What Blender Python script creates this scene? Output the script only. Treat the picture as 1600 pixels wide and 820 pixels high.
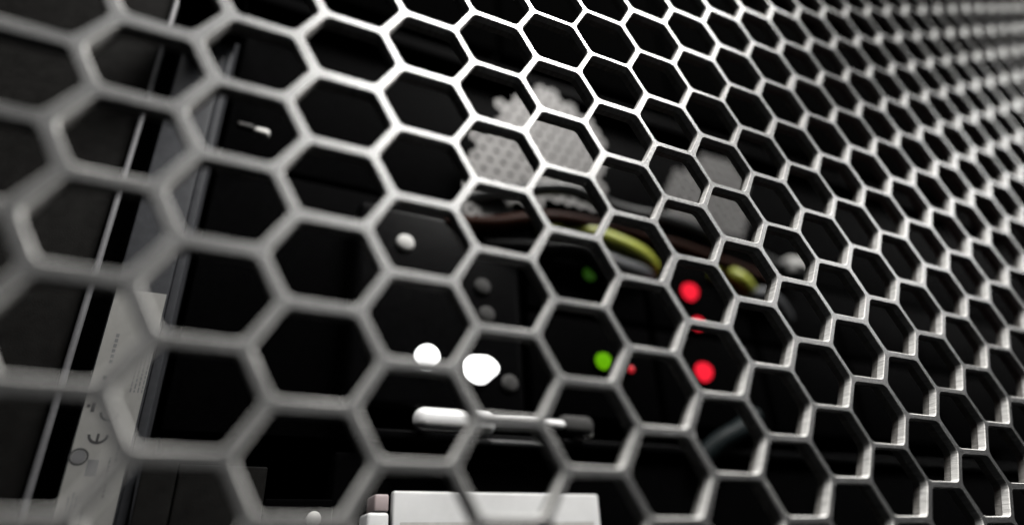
import bpy, bmesh, math, random
from mathutils import Vector, Matrix
random.seed(7)
scene = bpy.context.scene
for o in list(bpy.data.objects):
    bpy.data.objects.remove(o)
COL = scene.collection
S = 0.005                       # one layout unit is 5 mm


def B(x, d, z):
    """layout units -> metres: x to the right, d depth behind the door's front face, z up"""
    return Vector((x * S, d * S, z * S))


# ------------------------------------------------------------------ camera
cd = bpy.data.cameras.new('camera')
cam = bpy.data.objects.new('camera', cd)
COL.objects.link(cam)
scene.camera = cam
right = Vector((0.90081935, -0.43249954, -0.03832288))
up = Vector((-0.16628162, -0.42517012, 0.88970826))
fwd = Vector((0.40109215, 0.79509403, 0.4549182))
cpos = B(-3.2344, -10.2357, -6.0377)
M = Matrix((right, up, -fwd)).transposed().to_4x4()
M.translation = cpos
cam.matrix_world = M
cd.sensor_width = 36
cd.lens = 1.1974 * 18
cd.clip_start = 0.002
cd.clip_end = 20
cd.dof.use_dof = True
cd.dof.focus_distance = 17.1 * S
cd.dof.aperture_fstop = 6.7
cd.dof.aperture_blades = 0

# ------------------------------------------------------------------ world: dim room
w = bpy.data.worlds.new("World")
scene.world = w
w.use_nodes = True
w.node_tree.nodes['Background'].inputs[0].default_value = (0.9, 0.95, 1.0, 1)
w.node_tree.nodes['Background'].inputs[1].default_value = 0.012
scene.view_settings.view_transform = 'Standard'
scene.view_settings.look = 'None'
scene.view_settings.exposure = 0.0
scene.view_settings.gamma = 1.0
scene.cycles.diffuse_bounces = 0


def area_lamp(name, loc, target, sx, sy, power, col):
    ld = bpy.data.lights.new(name, 'AREA')
    ld.shape = 'RECTANGLE'
    ld.size, ld.size_y = sx, sy
    ld.energy = power
    ld.color = col
    o = bpy.data.objects.new(name, ld)
    COL.objects.link(o)
    o.location = loc
    o.rotation_euler = (Vector(target) - Vector(loc)).to_track_quat('-Z', 'Y').to_euler()
    return o


# fluorescent ceiling panels of the server room, in front of and above the door, plus an added fill on the right
area_lamp('ceiling_and_fill_lamp', (0.45, -0.57, 1.04), (0.04, 0, 0), 0.55, 0.36, 55, (1.0, 0.985, 0.955))
area_lamp('ceiling_and_fill_lamp', (-0.40, -0.30, 1.15), (0.06, 0, 0.02), 0.35, 0.3, 11, (1.0, 0.99, 0.97))
area_lamp('ceiling_and_fill_lamp', (1.6, -0.72, 0.80), (0.12, 0, 0.05), 0.7, 0.4, 10, (1.0, 0.99, 0.97))  # added fill lamp, brightens the gloss on the far right bars


# ------------------------------------------------------------------ materials
def mat(name, base, rough=0.5, metal=0.0, spec=0.5, noise=0.0, nscale=2000.0, bump=0.0, bscale=6000.0,
        coat=0.0, stretch=None, emit=None, estr=0.0, rvar=0.0):
    m = bpy.data.materials.new(name)
    m.use_nodes = True
    nt = m.node_tree
    b = nt.nodes['Principled BSDF']
    b.inputs['Base Color'].default_value = (*base, 1)
    b.inputs['Roughness'].default_value = rough
    b.inputs['Metallic'].default_value = metal
    b.inputs['Specular IOR Level'].default_value = spec
    b.inputs['Coat Weight'].default_value = coat
    if emit:
        b.inputs['Emission Color'].default_value = (*emit, 1)
        b.inputs['Emission Strength'].default_value = estr
    tc = nt.nodes.new('ShaderNodeTexCoord')
    mp = nt.nodes.new('ShaderNodeMapping')
    nt.links.new(tc.outputs['Object'], mp.inputs['Vector'])
    if stretch:
        mp.inputs['Scale'].default_value = stretch
    if noise or rvar:
        n = nt.nodes.new('ShaderNodeTexNoise')
        n.inputs['Scale'].default_value = nscale
        n.inputs['Detail'].default_value = 5
        n.inputs['Roughness'].default_value = 0.65
        nt.links.new(mp.outputs[0], n.inputs['Vector'])
        if noise:
            r = nt.nodes.new('ShaderNodeValToRGB')
            r.color_ramp.elements[0].position = 0.3
            r.color_ramp.elements[1].position = 0.7
            r.color_ramp.elements[0].color = (*[c * (1 - noise) for c in base], 1)
            r.color_ramp.elements[1].color = (*[min(1, c * (1 + noise)) for c in base], 1)
            nt.links.new(n.outputs['Fac'], r.inputs[0])
            nt.links.new(r.outputs[0], b.inputs['Base Color'])
        if rvar:
            mr = nt.nodes.new('ShaderNodeMapRange')
            mr.inputs[1].default_value, mr.inputs[2].default_value = 0.3, 0.7
            mr.inputs[3].default_value, mr.inputs[4].default_value = max(0.02, rough - rvar), min(1, rough + rvar)
            nt.links.new(n.outputs['Fac'], mr.inputs[0])
            nt.links.new(mr.outputs[0], b.inputs['Roughness'])
    if bump:
        n2 = nt.nodes.new('ShaderNodeTexNoise')
        n2.inputs['Scale'].default_value = bscale
        n2.inputs['Detail'].default_value = 4
        nt.links.new(mp.outputs[0], n2.inputs['Vector'])
        bp = nt.nodes.new('ShaderNodeBump')
        bp.inputs['Strength'].default_value = bump
        bp.inputs['Distance'].default_value = 0.0001
        nt.links.new(n2.outputs['Fac'], bp.inputs['Height'])
        nt.links.new(bp.outputs[0], b.inputs['Normal'])
    return m


STEEL = mat('door_steel', (0.16, 0.16, 0.16), 0.37, 0.92, 0.5, noise=0.45, nscale=3200, bump=0.28, bscale=6500, rvar=0.07)
BURNISH = mat('burnished_edge', (0.52, 0.512, 0.495), 0.4, 0.0, 0.08, noise=0.30, nscale=2600, bump=0.8, bscale=4200, stretch=(1, 0.12, 1))
CUT = mat('punched_edge', (0.26, 0.25, 0.235), 0.6, 0.0, 0.05, noise=0.30, nscale=2600, bump=0.8, bscale=4200, stretch=(1, 0.12, 1))
BLACK = mat('black_plastic', (0.0010, 0.0010, 0.0011), 0.55, 0, 0.004, noise=0.3, nscale=700, bump=0.2, bscale=5000)
MATTE = mat('matte_black', (0.001, 0.001, 0.001), 0.8, 0, 0.0)
SATIN = mat('satin_black', (0.002, 0.002, 0.0022), 0.34, 0, 0.025, noise=0.2, nscale=900, rvar=0.05)
PANEL = mat('dark_panel', (0.0075, 0.0073, 0.007), 0.55, 0, 0.01, noise=0.25, nscale=500, bump=0.25, bscale=4000)
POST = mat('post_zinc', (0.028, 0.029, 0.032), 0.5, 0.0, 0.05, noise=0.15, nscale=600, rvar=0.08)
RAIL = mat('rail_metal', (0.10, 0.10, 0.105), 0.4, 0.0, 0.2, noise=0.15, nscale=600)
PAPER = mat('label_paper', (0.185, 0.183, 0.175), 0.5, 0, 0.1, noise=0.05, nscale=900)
INK = mat('label_ink', (0.02, 0.02, 0.022), 0.6)
GREYINK = mat('label_grey_ink', (0.09, 0.09, 0.094), 0.6)
VENT = mat('vent_grey', (0.19, 0.184, 0.18), 0.55, 0.0, 0.1, noise=0.12, nscale=500)
VENT_SHADED = mat('vent_grey_shaded', (0.11, 0.107, 0.105), 0.55, 0.0, 0.1, noise=0.2, nscale=400)  # same vent sheet, coloured darker for the shadow on the right panel
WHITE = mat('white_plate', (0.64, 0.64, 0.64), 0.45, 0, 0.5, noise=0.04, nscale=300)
PALE = mat('pale_plastic', (0.50, 0.495, 0.48), 0.7, 0, 0.1, noise=0.12, nscale=900)
DIM_PALE = mat('dim_pale_plastic', (0.07, 0.069, 0.068), 0.8, 0, 0.0, noise=0.15, nscale=900)  # darkened pale plastic, weaker light put into the colour
HANDLE = mat('handle_glint_white', (0.85, 0.85, 0.85), 0.25, 0, 0.6)  # the bar's blown-out reflection painted as plain white
CHROME = mat('chrome', (0.86, 0.86, 0.85), 0.30, 1.0, 0.5, rvar=0.04, nscale=700)
YELLOW = mat('yellow_jacket', (0.30, 0.33, 0.02), 0.45, 0, 0.5, noise=0.1, nscale=500)
BROWN = mat('brown_jacket', (0.020, 0.006, 0.0028), 0.5, 0, 0.05, noise=0.15, nscale=500)
GREYJ = mat('grey_jacket', (0.05, 0.052, 0.056), 0.5, 0, 0.3, noise=0.12, nscale=500)
BLACKJ = mat('black_jacket', (0.005, 0.0055, 0.006), 0.35, 0, 0.3)
TEAL = mat('teal_plastic', (0.007, 0.011, 0.012), 0.5, 0, 0.1)
PINK = mat('pink_plastic', (0.40, 0.33, 0.33), 0.5)
RED_LED = mat('red_led', (0.05, 0.002, 0.003), 0.5, spec=0.0, emit=(1.0, 0.018, 0.042), estr=1.05)
RED_DIM = mat('red_led_dim', (0.5, 0.03, 0.04), 0.3, emit=(1.0, 0.03, 0.05), estr=0.5)
GREEN_LED = mat('green_led', (0.01, 0.03, 0.002), 0.5, spec=0.0, emit=(0.16, 0.50, 0.004), estr=0.8)
GREEN_DIM = mat('green_led_dim', (0.06, 0.16, 0.02), 0.3, emit=(0.08, 0.30, 0.02), estr=0.13)
WHITE_GLINT = mat('white_glint', (0.9, 0.9, 0.9), 0.3, emit=(1, 1, 0.99), estr=2.2)  # glow standing in for blown-out lamp reflections


# ------------------------------------------------------------------ object helpers
def tag(o, label=None, cat=None, group=None, kind=None):
    if label: o['label'] = label
    if cat: o['category'] = cat
    if group: o['group'] = group
    if kind: o['kind'] = kind
    return o


def link_mesh(name, verts, faces, mats, parent=None, fm=None, smooth=None):
    me = bpy.data.meshes.new(name)
    me.from_pydata(verts, [], faces)
    for m in (mats if isinstance(mats, (list, tuple)) else [mats]):
        me.materials.append(m)
    if fm:
        me.polygons.foreach_set('material_index', fm)
    me.update()
    if smooth is not None:
        me.polygons.foreach_set('use_smooth', [True] * len(me.polygons))
        me.set_sharp_from_angle(angle=math.radians(smooth))
    o = bpy.data.objects.new(name, me)
    COL.objects.link(o)
    if parent:
        o.parent = parent
        o.matrix_parent_inverse = parent.matrix_world.inverted()
    return o


def root(name, x, d, z):
    o = bpy.data.objects.new(name, None)
    o.empty_display_size = 0.01
    COL.objects.link(o)
    o.location = B(x, d, z)
    o.matrix_world = Matrix.Translation(B(x, d, z))
    return o


def bm_obj(name, bm, m, parent=None, smooth=35):
    bmesh.ops.recalc_face_normals(bm, faces=bm.faces)
    me = bpy.data.meshes.new(name)
    bm.to_mesh(me)
    bm.free()
    me.materials.append(m)
    if smooth is not None:
        me.polygons.foreach_set('use_smooth', [True] * len(me.polygons))
        me.set_sharp_from_angle(angle=math.radians(smooth))
    o = bpy.data.objects.new(name, me)
    COL.objects.link(o)
    if parent:
        o.parent = parent
        o.matrix_parent_inverse = parent.matrix_world.inverted()
    return o


def rounded_box(name, x0, x1, d0, d1, z0, z1, m, parent=None, r=0.08, seg=3):
    bm = bmesh.new()
    bmesh.ops.create_cube(bm, size=1.0)
    for v in bm.verts:
        v.co = B((x0 + x1) / 2 + v.co.x * (x1 - x0), (d0 + d1) / 2 + v.co.y * (d1 - d0), (z0 + z1) / 2 + v.co.z * (z1 - z0))
    if r:
        bmesh.ops.bevel(bm, geom=list(bm.edges), offset=r * S, segments=seg, affect='EDGES', profile=0.5)
    return bm_obj(name, bm, m, parent)


def lathe(name, x, d, z, prof, m, parent=None, n=28, sx=1.0, wob=0.0):
    """round part facing the door: prof = [(radius, depth offset)], from the front centre backwards"""
    verts, faces = [], []
    k = len(prof)
    for i in range(n):
        a = 2 * math.pi * i / n
        for r, dd in prof:
            k_ = 1 + wob * (math.sin(3 * a + 0.7) + 0.6 * math.sin(5 * a + 2.0))
            verts.append(B(x + r * k_ * sx * math.cos(a), d + dd, z + r * k_ * math.sin(a) + 0.12 * wob * 10 * r * math.cos(a)))
    for i in range(n):
        j = (i + 1) % n
        for q in range(k - 1):
            faces.append((i * k + q, i * k + q + 1, j * k + q + 1, j * k + q))
    o = link_mesh(name, verts, faces, m, parent, smooth=40)
    bm = bmesh.new(); bm.from_mesh(o.data)
    bmesh.ops.remove_doubles(bm, verts=bm.verts, dist=1e-7)
    bmesh.ops.recalc_face_normals(bm, faces=bm.faces)
    bm.to_mesh(o.data); bm.free()
    return o


def dome(r, h, base=0.12):
    p = [(r * math.sin(t * math.pi / 2 / 6), -base - h * math.cos(t * math.pi / 2 / 6)) for t in range(7)]
    return p + [(r, 0.0)]


def tube(name, pts, rad, m, parent=None, n=12, sub=8):
    P = [Vector(p) for p in pts]
    path = []
    for i in range(len(P) - 1):
        p0, p1, p2, p3 = P[max(i - 1, 0)], P[i], P[i + 1], P[min(i + 2, len(P) - 1)]
        for s in range(sub):
            t = s / sub
            path.append(0.5 * ((2 * p1) + (p2 - p0) * t + (2 * p0 - 5 * p1 + 4 * p2 - p3) * t * t + (3 * p1 - p0 - 3 * p2 + p3) * t ** 3))
    path.append(P[-1])
    verts, faces = [], []
    refv = Vector((0, 1, 0.2)).normalized()
    for i, c in enumerate(path):
        tg = (path[min(i + 1, len(path) - 1)] - path[max(i - 1, 0)]).normalized()
        u = tg.cross(refv).normalized()
        v = u.cross(tg)
        for k in range(n):
            a = 2 * math.pi * k / n
            q = c + (u * math.cos(a) + v * math.sin(a)) * rad
            verts.append(B(*q))
    for i in range(len(path) - 1):
        for k in range(n):
            k2 = (k + 1) % n
            faces.append((i * n + k, i * n + k2, (i + 1) * n + k2, (i + 1) * n + k))
    faces.append(tuple(range(n))[::-1])
    faces.append(tuple((len(path) - 1) * n + k for k in range(n)))
    return link_mesh(name, verts, faces, m, parent, smooth=50)


def rounded_poly(pts, inset, rad, seg):
    """convex counter-clockwise polygon offset inwards and with rounded corners; per corner a list of points"""
    n = len(pts)
    lines = []
    for i in range(n):
        p, q = pts[i], pts[(i + 1) % n]
        dx, dy = q[0] - p[0], q[1] - p[1]
        l = math.hypot(dx, dy)
        nx, ny = -dy / l, dx / l
        lines.append(((p[0] + nx * inset, p[1] + ny * inset), (dx / l, dy / l), (nx, ny)))
    out = []
    for i in range(n):
        (a, da, na), (b, db, nb) = lines[i - 1], lines[i]
        det = da[0] * db[1] - da[1] * db[0]
        t = ((b[0] - a[0]) * db[1] - (b[1] - a[1]) * db[0]) / det
        c = (a[0] + da[0] * t, a[1] + da[1] * t)
        cosang = -(da[0] * db[0] + da[1] * db[1])
        half = math.acos(max(-1, min(1, cosang))) / 2
        tl = rad / math.tan(half)
        p0 = (c[0] - da[0] * tl, c[1] - da[1] * tl)
        cen = (p0[0] + na[0] * rad, p0[1] + na[1] * rad)
        a0 = math.atan2(-na[1], -na[0])
        a1 = math.atan2(-nb[1], -nb[0])
        while a1 < a0: a1 += 2 * math.pi
        out.append([(cen[0] + rad * math.cos(a0 + (a1 - a0) * s / seg), cen[1] + rad * math.sin(a0 + (a1 - a0) * s / seg)) for s in range(seg + 1)])
    return out


# ------------------------------------------------------------------ cabinet: dark interior
def boxplane(name, quad, m, parent=None):
    return link_mesh(name, [B(*q) for q in quad], [(0, 1, 2, 3)], m, parent)


cab = root('cabinet_interior', 20, 40, -16)
tag(cab, kind='structure')
rounded_box('back_wall', -14, 110, 60, 61, -16, 75, MATTE, cab, r=0)
rounded_box('floor_plate', -14, 110, 1.2, 59.9, -17, -16, MATTE, cab, r=0)
rounded_box('roof_plate', -14, 110, 1.2, 59.9, 74, 75, MATTE, cab, r=0)
rounded_box('end_wall', -14.9, -14.01, 1.2, 59.9, -15.9, 73.9, MATTE, cab, r=0)
rounded_box('end_wall', 109, 110, 1.2, 59.9, -15.9, 73.9, MATTE, cab, r=0)

# ------------------------------------------------------------------ perforated door
CP, RP = 1.7835, 1.73205
HA, HB, HH = 1.1368, 0.6467, RP / 2
T = 0.42


def perforated_door():
    verts, faces, fm = [], [], []
    hexa = [(HA, 0), (HB, HH), (-HB, HH), (-HA, 0), (-HB, -HH), (HB, -HH)]
    SEG = 4
    rings = [(0.060, 0.20, 0.0, 0), (0.076, 0.19, 0.016, 2), (0.078, 0.19, 0.20, 2), (0.058, 0.19, 0.22, 1), (0.030, 0.18, T - 0.01, 1), (0.026, 0.18, T, 1)]
    for i in range(-6, 27):
        jlo = math.ceil((-9 - (i % 2) * 0) / RP)
        for j in range(-6, 19):
            cx, cz = CP * i, RP * (j + (i % 2) / 2)
            # only the part of the door the wedge of view can reach, with a margin
            if cz > 12 + max(0, (cx + 6) * 0.62) or cz < -10 or (cx > 24 and cz < -4 + (cx - 24) * 0.2):
                continue
            jx, jz = random.gauss(0, 0.010), random.gauss(0, 0.010)
            jr = random.gauss(0, 0.004) + 0.045 * min(1.0, max(0.0, (1.5 - cx) / 7))   # a slightly wider web towards the left, adding to the lens blur
            base = len(verts)
            for d in (0.0, T):
                for p in hexa:
                    verts.append(B(cx + p[0], d, cz + p[1]))
            ringidx = []
            for (ins, rad, d, _) in rings:
                rr = rounded_poly(hexa, ins + jr, rad, SEG)
                idx = []
                for corner in rr:
                    row = []
                    for p in corner:
                        row.append(len(verts))
                        verts.append(B(cx + p[0] + jx + random.gauss(0, 0.0025), d, cz + p[1] + jz + random.gauss(0, 0.0025)))
                    idx.append(row)
                ringidx.append(idx)
            for d, ri in ((0, 0), (1, -1)):
                idx = ringidx[ri]
                for k in range(6):
                    k2 = (k + 1) % 6
                    f = [base + d * 6 + k] + idx[k][::-1]
                    g = [base + d * 6 + k, base + d * 6 + k2, idx[k2][0], idx[k][-1]]
                    if d == 0:
                        faces += [tuple(f[::-1]), tuple(g[::-1])] if False else [tuple(f), tuple(g[::1])]
                    else:
                        faces += [tuple(f[::-1]), tuple(g[::-1])]
                    fm += [0, 0]
            flat = [[v for row in idx for v in row] for idx in ringidx]
            n = len(flat[0])
            for q in range(len(flat) - 1):
                for k in range(n):
                    k2 = (k + 1) % n
                    faces.append((flat[q][k], flat[q][k2], flat[q + 1][k2], flat[q + 1][k]))
                    fm.append(rings[q + 1][3])
    return link_mesh('perforated_door', verts, faces, [STEEL, CUT, BURNISH], None, fm, smooth=28)


door = perforated_door()
tag(door, 'silver steel rack door punched all over with honeycomb hexagon holes', 'rack door')

# ------------------------------------------------------------------ left: side panel, rack post and its label
sp = root('side_panel', -9.5, 9.2, -16)
tag(sp, 'plain dark grey panel left of the labelled rack post', 'panel')
rounded_box('panel_sheet', -13.9, -7.02, 9.2, 9.6, -15.9, 40, PANEL, sp, r=0.05)
rounded_box('edge_bead', -7.0, -6.82, 8.95, 9.15, -15.9, 40, RAIL, sp, r=0.08)

post = root('rack_post', -5.6, 9.0, -16)
tag(post, 'pale metal rack post carrying a printed paper label', 'rack post')
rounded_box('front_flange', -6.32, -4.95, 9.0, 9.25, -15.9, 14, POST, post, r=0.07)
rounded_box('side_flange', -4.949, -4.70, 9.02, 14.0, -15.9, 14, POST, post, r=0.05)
rounded_box('added_shade_lip', -6.6, -4.5, 5.5, 8.95, 12.0, 12.4, BLACK, post, r=0.05)  # added lip, there only to shade the top of the post

lab = root('paper_label', -5.6, 8.98, -2)
tag(lab, 'white printed paper label stuck along the rack post', 'label')
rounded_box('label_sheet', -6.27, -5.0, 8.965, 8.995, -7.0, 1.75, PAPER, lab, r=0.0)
LD = 8.960
ink_v, ink_f = [], []
gr_v, gr_f = [], []


def flat(vl, fl, pts):
    b = len(vl)
    vl.extend([B(p[0], LD, p[1]) for p in pts])
    fl.append(tuple(range(b, b + len(pts))))


def ring_arc(vl, fl, cx, cz, r0, r1, a0, a1, n=16):
    for k in range(n):
        t0, t1 = math.radians(a0 + (a1 - a0) * k / n), math.radians(a0 + (a1 - a0) * (k + 1) / n)
        flat(vl, fl, [(cx + r0 * math.cos(t0), cz + r0 * math.sin(t0)), (cx + r1 * math.cos(t0), cz + r1 * math.sin(t0)),
                      (cx + r1 * math.cos(t1), cz + r1 * math.sin(t1)), (cx + r0 * math.cos(t1), cz + r0 * math.sin(t1))])


def bar(vl, fl, x0, x1, z0, z1):
    flat(vl, fl, [(x0, z0), (x1, z0), (x1, z1), (x0, z1)])


# a conformity mark turned on its side: round C above round E
ring_arc(ink_v, ink_f, -5.66, -1.78, 0.17, 0.225, 180, 360)
ring_arc(ink_v, ink_f, -5.78, -2.36, 0.17, 0.235, 180, 360)
bar(ink_v, ink_f, -5.81, -5.75, -2.55, -2.33)
# round seal
ring_arc(ink_v, ink_f, -6.08, -2.92, 0.17, 0.215, 0, 360, 24)
ring_arc(gr_v, gr_f, -6.08, -2.92, 0.0, 0.155, 0, 360, 20)
bar(gr_v, gr_f, -5.86, -5.62, -3.38, -2.98)
bar(ink_v, ink_f, -6.10, -6.02, -1.78, -1.55)
bar(ink_v, ink_f, -6.20, -6.13, -1.66, -1.60)
for x0, z0, z1 in ((-5.42, -3.5, -2.9), (-5.30, -3.0, -2.4), (-5.36, -3.9, -3.55)):
    z = z0
    while z < z1:
        h = random.uniform(0.06, 0.13)
        bar(ink_v, ink_f, x0, x0 + 0.05, z, min(z + h, z1))
        z += h + 0.03
for x in (-5.33, -5.24, -5.15, -5.06):
    z = -1.2
    while z < 0.75:
        h = random.uniform(0.05, 0.16)
        bar(gr_v, gr_f, x, x + 0.035, z, z + h)
        z += h + 0.035
for z in (-0.45, -0.3, -0.15, 0.0, 0.15, 0.3):
    bar(gr_v, gr_f, -5.98, -5.90, z, z + 0.1)
bar(ink_v, ink_f, -6.03, -5.93, -0.92, -0.80)
for x in (-6.08, -6.0, -5.92, -5.7):
    z = -4.9
    while z < -3.9:
        h = random.uniform(0.05, 0.2)
        bar(gr_v if x < -5.8 else ink_v, gr_f if x < -5.8 else ink_f, x, x + 0.04, z, z + h)
        z += h + 0.04
link_mesh('print', ink_v, ink_f, INK, lab)
link_mesh('fine_print', gr_v, gr_f, GREYINK, lab)

# mounting ear: folded dark sheet right of the post
ear = root('mounting_ear', -3.2, 9, -16)
tag(ear, 'dark folded sheet metal bracket right of the rack post', 'bracket')
rounded_box('outer_fold', -4.6, -3.78, 8.6, 8.9, -15.9, -3.0, PANEL, ear, r=0.06)
rounded_box('inner_fold', -3.76, -1.55, 8.75, 9.05, -15.9, -3.05, PANEL, ear, r=0.06)
lathe('bright_screw', -0.21, 8.6, -4.42, dome(0.2, 0.08, 0.06), PALE, ear)
rounded_box('screw_tab', -1.54, 0.3, 8.6, 8.9, -5.4, -3.9, BLACK, ear, r=0.05)

# ------------------------------------------------------------------ upper server with perforated vents
us = root('vented_server', 20, 9.4, 7.6)
tag(us, 'black server with grey perforated vent panels above the red lights', 'server')
rounded_box('chassis', -4.5, 60, 10.2, 50, 7.7, 15.9, BLACK, us, r=0.1)
rounded_box('bezel_rail', -4.5, 60, 9.5, 10.19, 15.2, 15.9, BLACK, us, r=0.1)


def vent_panel(outline, parent, depth, m):
    """grey sheet with small round holes on a hexagonal pitch, clipped to a wavy outline shaped like its light patches"""
    def inside(px, pz):
        c = False
        n = len(outline)
        for i in range(n):
            (x1, z1), (x2, z2) = outline[i], outline[(i + 1) % n]
            if (z1 > pz) != (z2 > pz) and px < (x2 - x1) * (pz - z1) / (z2 - z1) + x1:
                c = not c
        return c
    verts, faces = [], []
    p = 0.62
    hexr = p / math.sqrt(3)
    hexp = [(hexr * math.sin(math.radians(60 * k)), hexr * math.cos(math.radians(60 * k))) for k in range(6)][::-1]
    x0, x1 = min(q[0] for q in outline), max(q[0] for q in outline)
    z0, z1 = min(q[1] for q in outline), max(q[1] for q in outline)
    nr = int((z1 - z0) / (p * 0.866)) + 2
    ncn = int((x1 - x0) / p) + 2
    for r in range(nr):
        for c in range(ncn):
            cx, cz = x0 + p * (c + (r % 2) / 2), z0 + p * 0.866 * r
            if not inside(cx, cz):
                continue
            b = len(verts)
            for q in hexp: verts.append(B(cx + q[0], depth, cz + q[1]))
            rad = 0.115
            for dd in (0.0, 0.15):
                for k in range(12):
                    a = math.atan2(hexp[0][1], hexp[0][0]) - 2 * math.pi * k / 12
                    # follow the winding of the cell outline
                    verts.append(B(cx + rad * math.cos(a), depth + dd, cz + rad * math.sin(a)))
            s = 1 if (hexp[0][0] * hexp[1][1] - hexp[0][1] * hexp[1][0]) < 0 else -1
            for k in range(6):
                k2 = (k + 1) % 6
                h0, h1, h2 = b + 6 + (s * 2 * k) % 12, b + 6 + (s * (2 * k + 1)) % 12, b + 6 + (s * (2 * k + 2)) % 12
                faces.append((b + k, b + k2, h2, h1, h0))
            for k in range(12):
                k2 = (k + 1) % 12
                faces.append((b + 6 + k, b + 6 + k2, b + 18 + k2, b + 18 + k))
    return link_mesh('vent_panel', verts, faces, m, parent)


vent_panel([(4.4, 6.7), (5.4, 6.5), (6.5, 6.9), (7.0, 7.8), (8.4, 8.3), (11.0, 8.5), (11.4, 9.6), (11.9, 12.2), (11.2, 13.4), (10.6, 14.0), (10.0, 14.4), (9.5, 14.0), (9.0, 14.7), (8.4, 15.0),
            (7.8, 14.2), (7.2, 13.7), (6.4, 13.4), (6.0, 12.3), (5.5, 11.3), (5.0, 10.8), (4.6, 9.4)], us, 9.0, VENT)
vent_panel([(15.2, 8.6), (19.6, 8.9), (20.6, 10.2), (20.9, 12.4), (20.2, 13.6), (18.8, 13.9), (17.4, 13.0), (16.6, 12.3), (15.6, 11.4), (14.9, 10.2)], us, 9.0, VENT_SHADED)

# servers above: plain black fronts
ts = root('blank_server', 20, 9.4, 16.2)
tag(ts, 'unlit black server front at the top of the rack', 'server')
rounded_box('chassis', -4.5, 105, 9.8, 50, 16.3, 30, BLACK, ts, r=0.1)
for k in range(6):
    rounded_box('bay_cover', -4 + k * 10.6, 6.4 + k * 10.6, 9.4, 9.79, 16.6, 29.6, MATTE, ts, r=0.12)

# ------------------------------------------------------------------ storage server with the lights
ss = root('storage_server', 15, 9.4, -2.2)
tag(ss, 'black server with red and green status lights behind the door', 'server')
rounded_box('chassis', -4.5, 60, 10.0, 50, -2.0, 7.4, BLACK, ss, r=0.1)
rounded_box('lower_lip', 1.0, 60, 9.2, 9.99, -2.0, -1.7, SATIN, ss, r=0.08)
for x0, x1 in ((7.2, 13.0), (13.3, 19.1), (19.4, 25.2), (25.5, 31.3), (31.6, 37.4)):
    rounded_box('drive_bay', x0, x1, 9.25, 9.99, -0.9, 3.1, BLACK, ss, r=0.12)
    rounded_box('drive_bay', x0, x1, 9.25, 9.99, 3.3, 5.75, BLACK, ss, r=0.12)
LENS = dome(0.42, 0.40, 0.02)
SMALL = dome(0.30, 0.28, 0.02)
for x, z, m, pr, lb in ((15.5, 5.18, RED_LED, LENS, 'upper red light'), (15.45, 1.42, RED_LED, LENS, 'lower red light'),
                        (15.65, 3.66, RED_LED, SMALL, 'half hidden red light'), (11.66, 1.17, RED_DIM, dome(0.13, 0.12, 0.02), 'faint red light'),
                        (10.90, 4.95, RED_DIM, SMALL, 'faint red light'), (10.35, 1.37, GREEN_LED, dome(0.34, 0.33, 0.02), 'green light'),
                        (10.15, 5.15, GREEN_DIM, SMALL, 'dim green light')):
    tag(lathe('status_light', x, 9.12, z, pr, m, ss), lb)
rounded_box('lip_glint', 4.75, 7.7, 8.9, 9.19, -2.06, -1.93, WHITE, ss, r=0.04)  # white strip painted in for the glint on the lower lip
# left control panel of the same server
rounded_box('control_panel', 0.4, 6.9, 9.1, 9.99, -1.1, 6.6, SATIN, ss, r=0.35, seg=5)
for x, z, r, m, lb in ((2.15, 5.0, 0.34, PALE, 'pale round button'), (5.2, 3.73, 0.33, DIM_PALE, None), (5.35, 2.62, 0.33, DIM_PALE, None), (6.2, 0.09, 0.33, DIM_PALE, None)):  # greyer buttons hold their weaker light in the colour
    o = lathe('round_button', x, 9.08, z, dome(r, r * 0.35, 0.04), m, ss)
    if lb: tag(o, lb)
tag(lathe('glint_spot', 3.08, 9.05, 0.72, dome(0.44, 0.34, 0.05), WHITE_GLINT, ss), 'glowing round spot for a lamp reflection')  # emissive spots imitating lamp reflections on glossy parts
tag(lathe('glint_spot', 5.03, 9.05, 0.50, dome(0.52, 0.34, 0.05), WHITE_GLINT, ss, sx=1.32, wob=0.06), 'glowing oval spot for a lamp reflection')

hd = root('pull_handle', 6, 8.4, -1.5)
tag(hd, 'pull handle and thin rod with painted white highlight under the glint spots', 'handle')
rounded_box('grip', 2.5, 5.3, 8.1, 8.85, -1.92, -1.14, HANDLE, hd, r=0.36, seg=8)
tube('rod', [(5.1, 8.5, -1.42), (6.5, 8.5, -1.38), (8.0, 8.5, -1.4)], 0.17, HANDLE, hd)
rounded_box('end_block', 7.8, 9.2, 8.3, 8.9, -1.72, -1.02, DIM_PALE, hd, r=0.29, seg=6)  # duller end, the fading of the highlight put into its colour
for x in (3.0, 9.0):
    rounded_box('mount', x - 0.2, x + 0.2, 8.5, 9.2, -1.75, -1.25, CHROME, hd, r=0.08)

# ------------------------------------------------------------------ lower unit with white plate
ls = root('lower_server', 15, 9.4, -15)
tag(ls, 'black server with a white plate on its front below the pull handle', 'server')
rounded_box('chassis', 0.4, 60, 9.6, 50, -15.9, -2.4, BLACK, ls, r=0.1)
rounded_box('white_plate', 2.05, 9.3, 8.75, 9.05, -9, -3.62, WHITE, ls, r=0.08)
rounded_box('plate_strip', 2.3, 9.0, 8.72, 8.749, -4.62, -4.5, PALE, ls, r=0)
pg = root('plug', 1.6, 8.7, -4.6)
tag(pg, 'small white plug with pink tip beside the white plate', 'plug')
rounded_box('plug_body', 1.25, 1.9, 8.5, 9.5, -6.5, -4.25, WHITE, pg, r=0.1)
rounded_box('plug_tip', 1.45, 1.88, 8.55, 9.5, -4.24, -3.75, PINK, pg, r=0.06)

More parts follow.
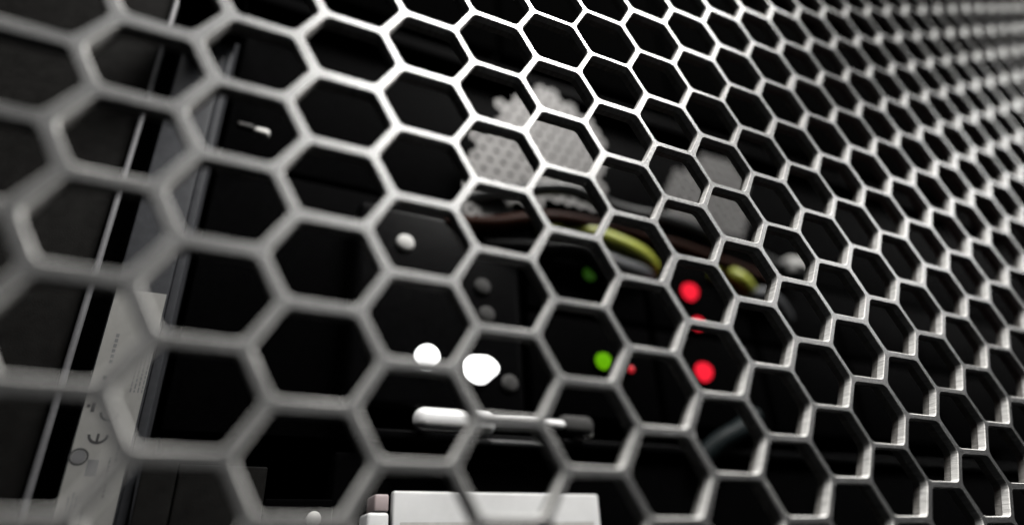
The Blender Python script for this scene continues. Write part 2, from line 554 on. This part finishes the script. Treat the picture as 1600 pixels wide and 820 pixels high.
# ------------------------------------------------------------------ cables across the front
def cable(name, pts, rad, m, label, group=None):
    o = tube(name, pts, rad, m)
    return tag(o, label, 'cable', group)


G = 'patch cables across the servers'
cable('patch_cable', [(8.3, 9.9, 7.5), (9.8, 8.9, 7.05), (11.3, 8.7, 6.75), (12.6, 8.7, 6.4), (13.5, 9.1, 6.15), (13.9, 9.8, 6.1), (14.0, 10.4, 6.1)], 0.40, YELLOW,
      'yellow green patch cable left of the upper red light', G)
cable('patch_cable', [(18.2, 10.3, 6.8), (18.2, 9.4, 6.7), (18.4, 8.8, 6.3), (18.9, 8.8, 5.9), (19.6, 9.4, 5.6), (20, 10.3, 5.5)], 0.40, YELLOW,
      'short yellow patch cable right of the upper red light', G)
cable('patch_cable', [(9.0, 10.2, 6.4), (10.4, 9.0, 5.9), (11.6, 8.8, 5.6), (12.8, 9.0, 5.6), (13.8, 9.8, 5.9)], 0.42, GREYJ,
      'grey patch cable running just under the yellow green one', G)
cable('patch_cable', [(18.6, 10.2, 5.2), (19.4, 8.9, 5.5), (20.4, 8.8, 5.4), (22, 9.6, 5.0), (23, 10.3, 4.8)], 0.45, GREYJ,
      'grey patch cable under the short yellow one', G)
cable('patch_cable', [(3.8, 9.3, 6.4), (5.6, 8.8, 6.45), (7.4, 8.6, 7.0), (9, 8.6, 7.3), (12, 8.7, 7.4), (15, 8.7, 7.25), (18, 8.9, 7.0), (22, 9.5, 6.9)], 0.30, BROWN,
      'dark brown cable running above the yellow green cable', G)
cable('patch_cable', [(4.6, 9.3, 7.6), (6.5, 8.5, 8.0), (8.9, 8.2, 8.55), (11.5, 8.3, 8.2), (14.7, 8.3, 8.25), (18, 8.5, 8.0), (23, 9.4, 7.7)], 0.33, BLACKJ,
      'glossy black cable along the lower edge of the vent panels', G)
cable('patch_cable', [(5.4, 9.3, 5.6), (7.6, 8.8, 5.7), (9.4, 8.6, 5.85), (10.6, 8.8, 5.2), (11.2, 9.4, 4.4)], 0.40, SATIN,
      'short satin black cable bending down beside the dim green light', G)
cn = root('connector', 23.2, 8.9, 7.6)
tag(cn, 'pale cable connector to the right of the yellow green cable', 'connector')
rounded_box('connector_body', 22.5, 23.9, 8.7, 9.9, 7.3, 8.3, PALE, cn, r=0.2)
rounded_box('latch', 22.8, 23.6, 8.5, 8.69, 7.6, 7.9, PALE, cn, r=0.06)

tl = root('release_lever', 16.2, 9.0, -1.2)
tag(tl, 'dark teal release lever below the lower red light', 'lever')
lv = tube('lever_arm', [(14.5, 9.1, -2.2), (15.4, 8.8, -1.5), (16.6, 8.75, -0.95), (17.8, 9.0, -0.3)], 0.38, TEAL, tl)
nut = root('cage_nut', -3.28, 9.2, 8.5)
tag(nut, 'small shiny clip in the dark gap right of the post', 'clip')
rounded_box('clip_body', -3.55, -3.0, 9.0, 9.4, 8.3, 8.6, PALE, nut, r=0.14)
rounded_box('clip_tab', -4.1, -3.56, 9.1, 9.4, 8.5, 8.7, DIM_PALE, nut, r=0.08)
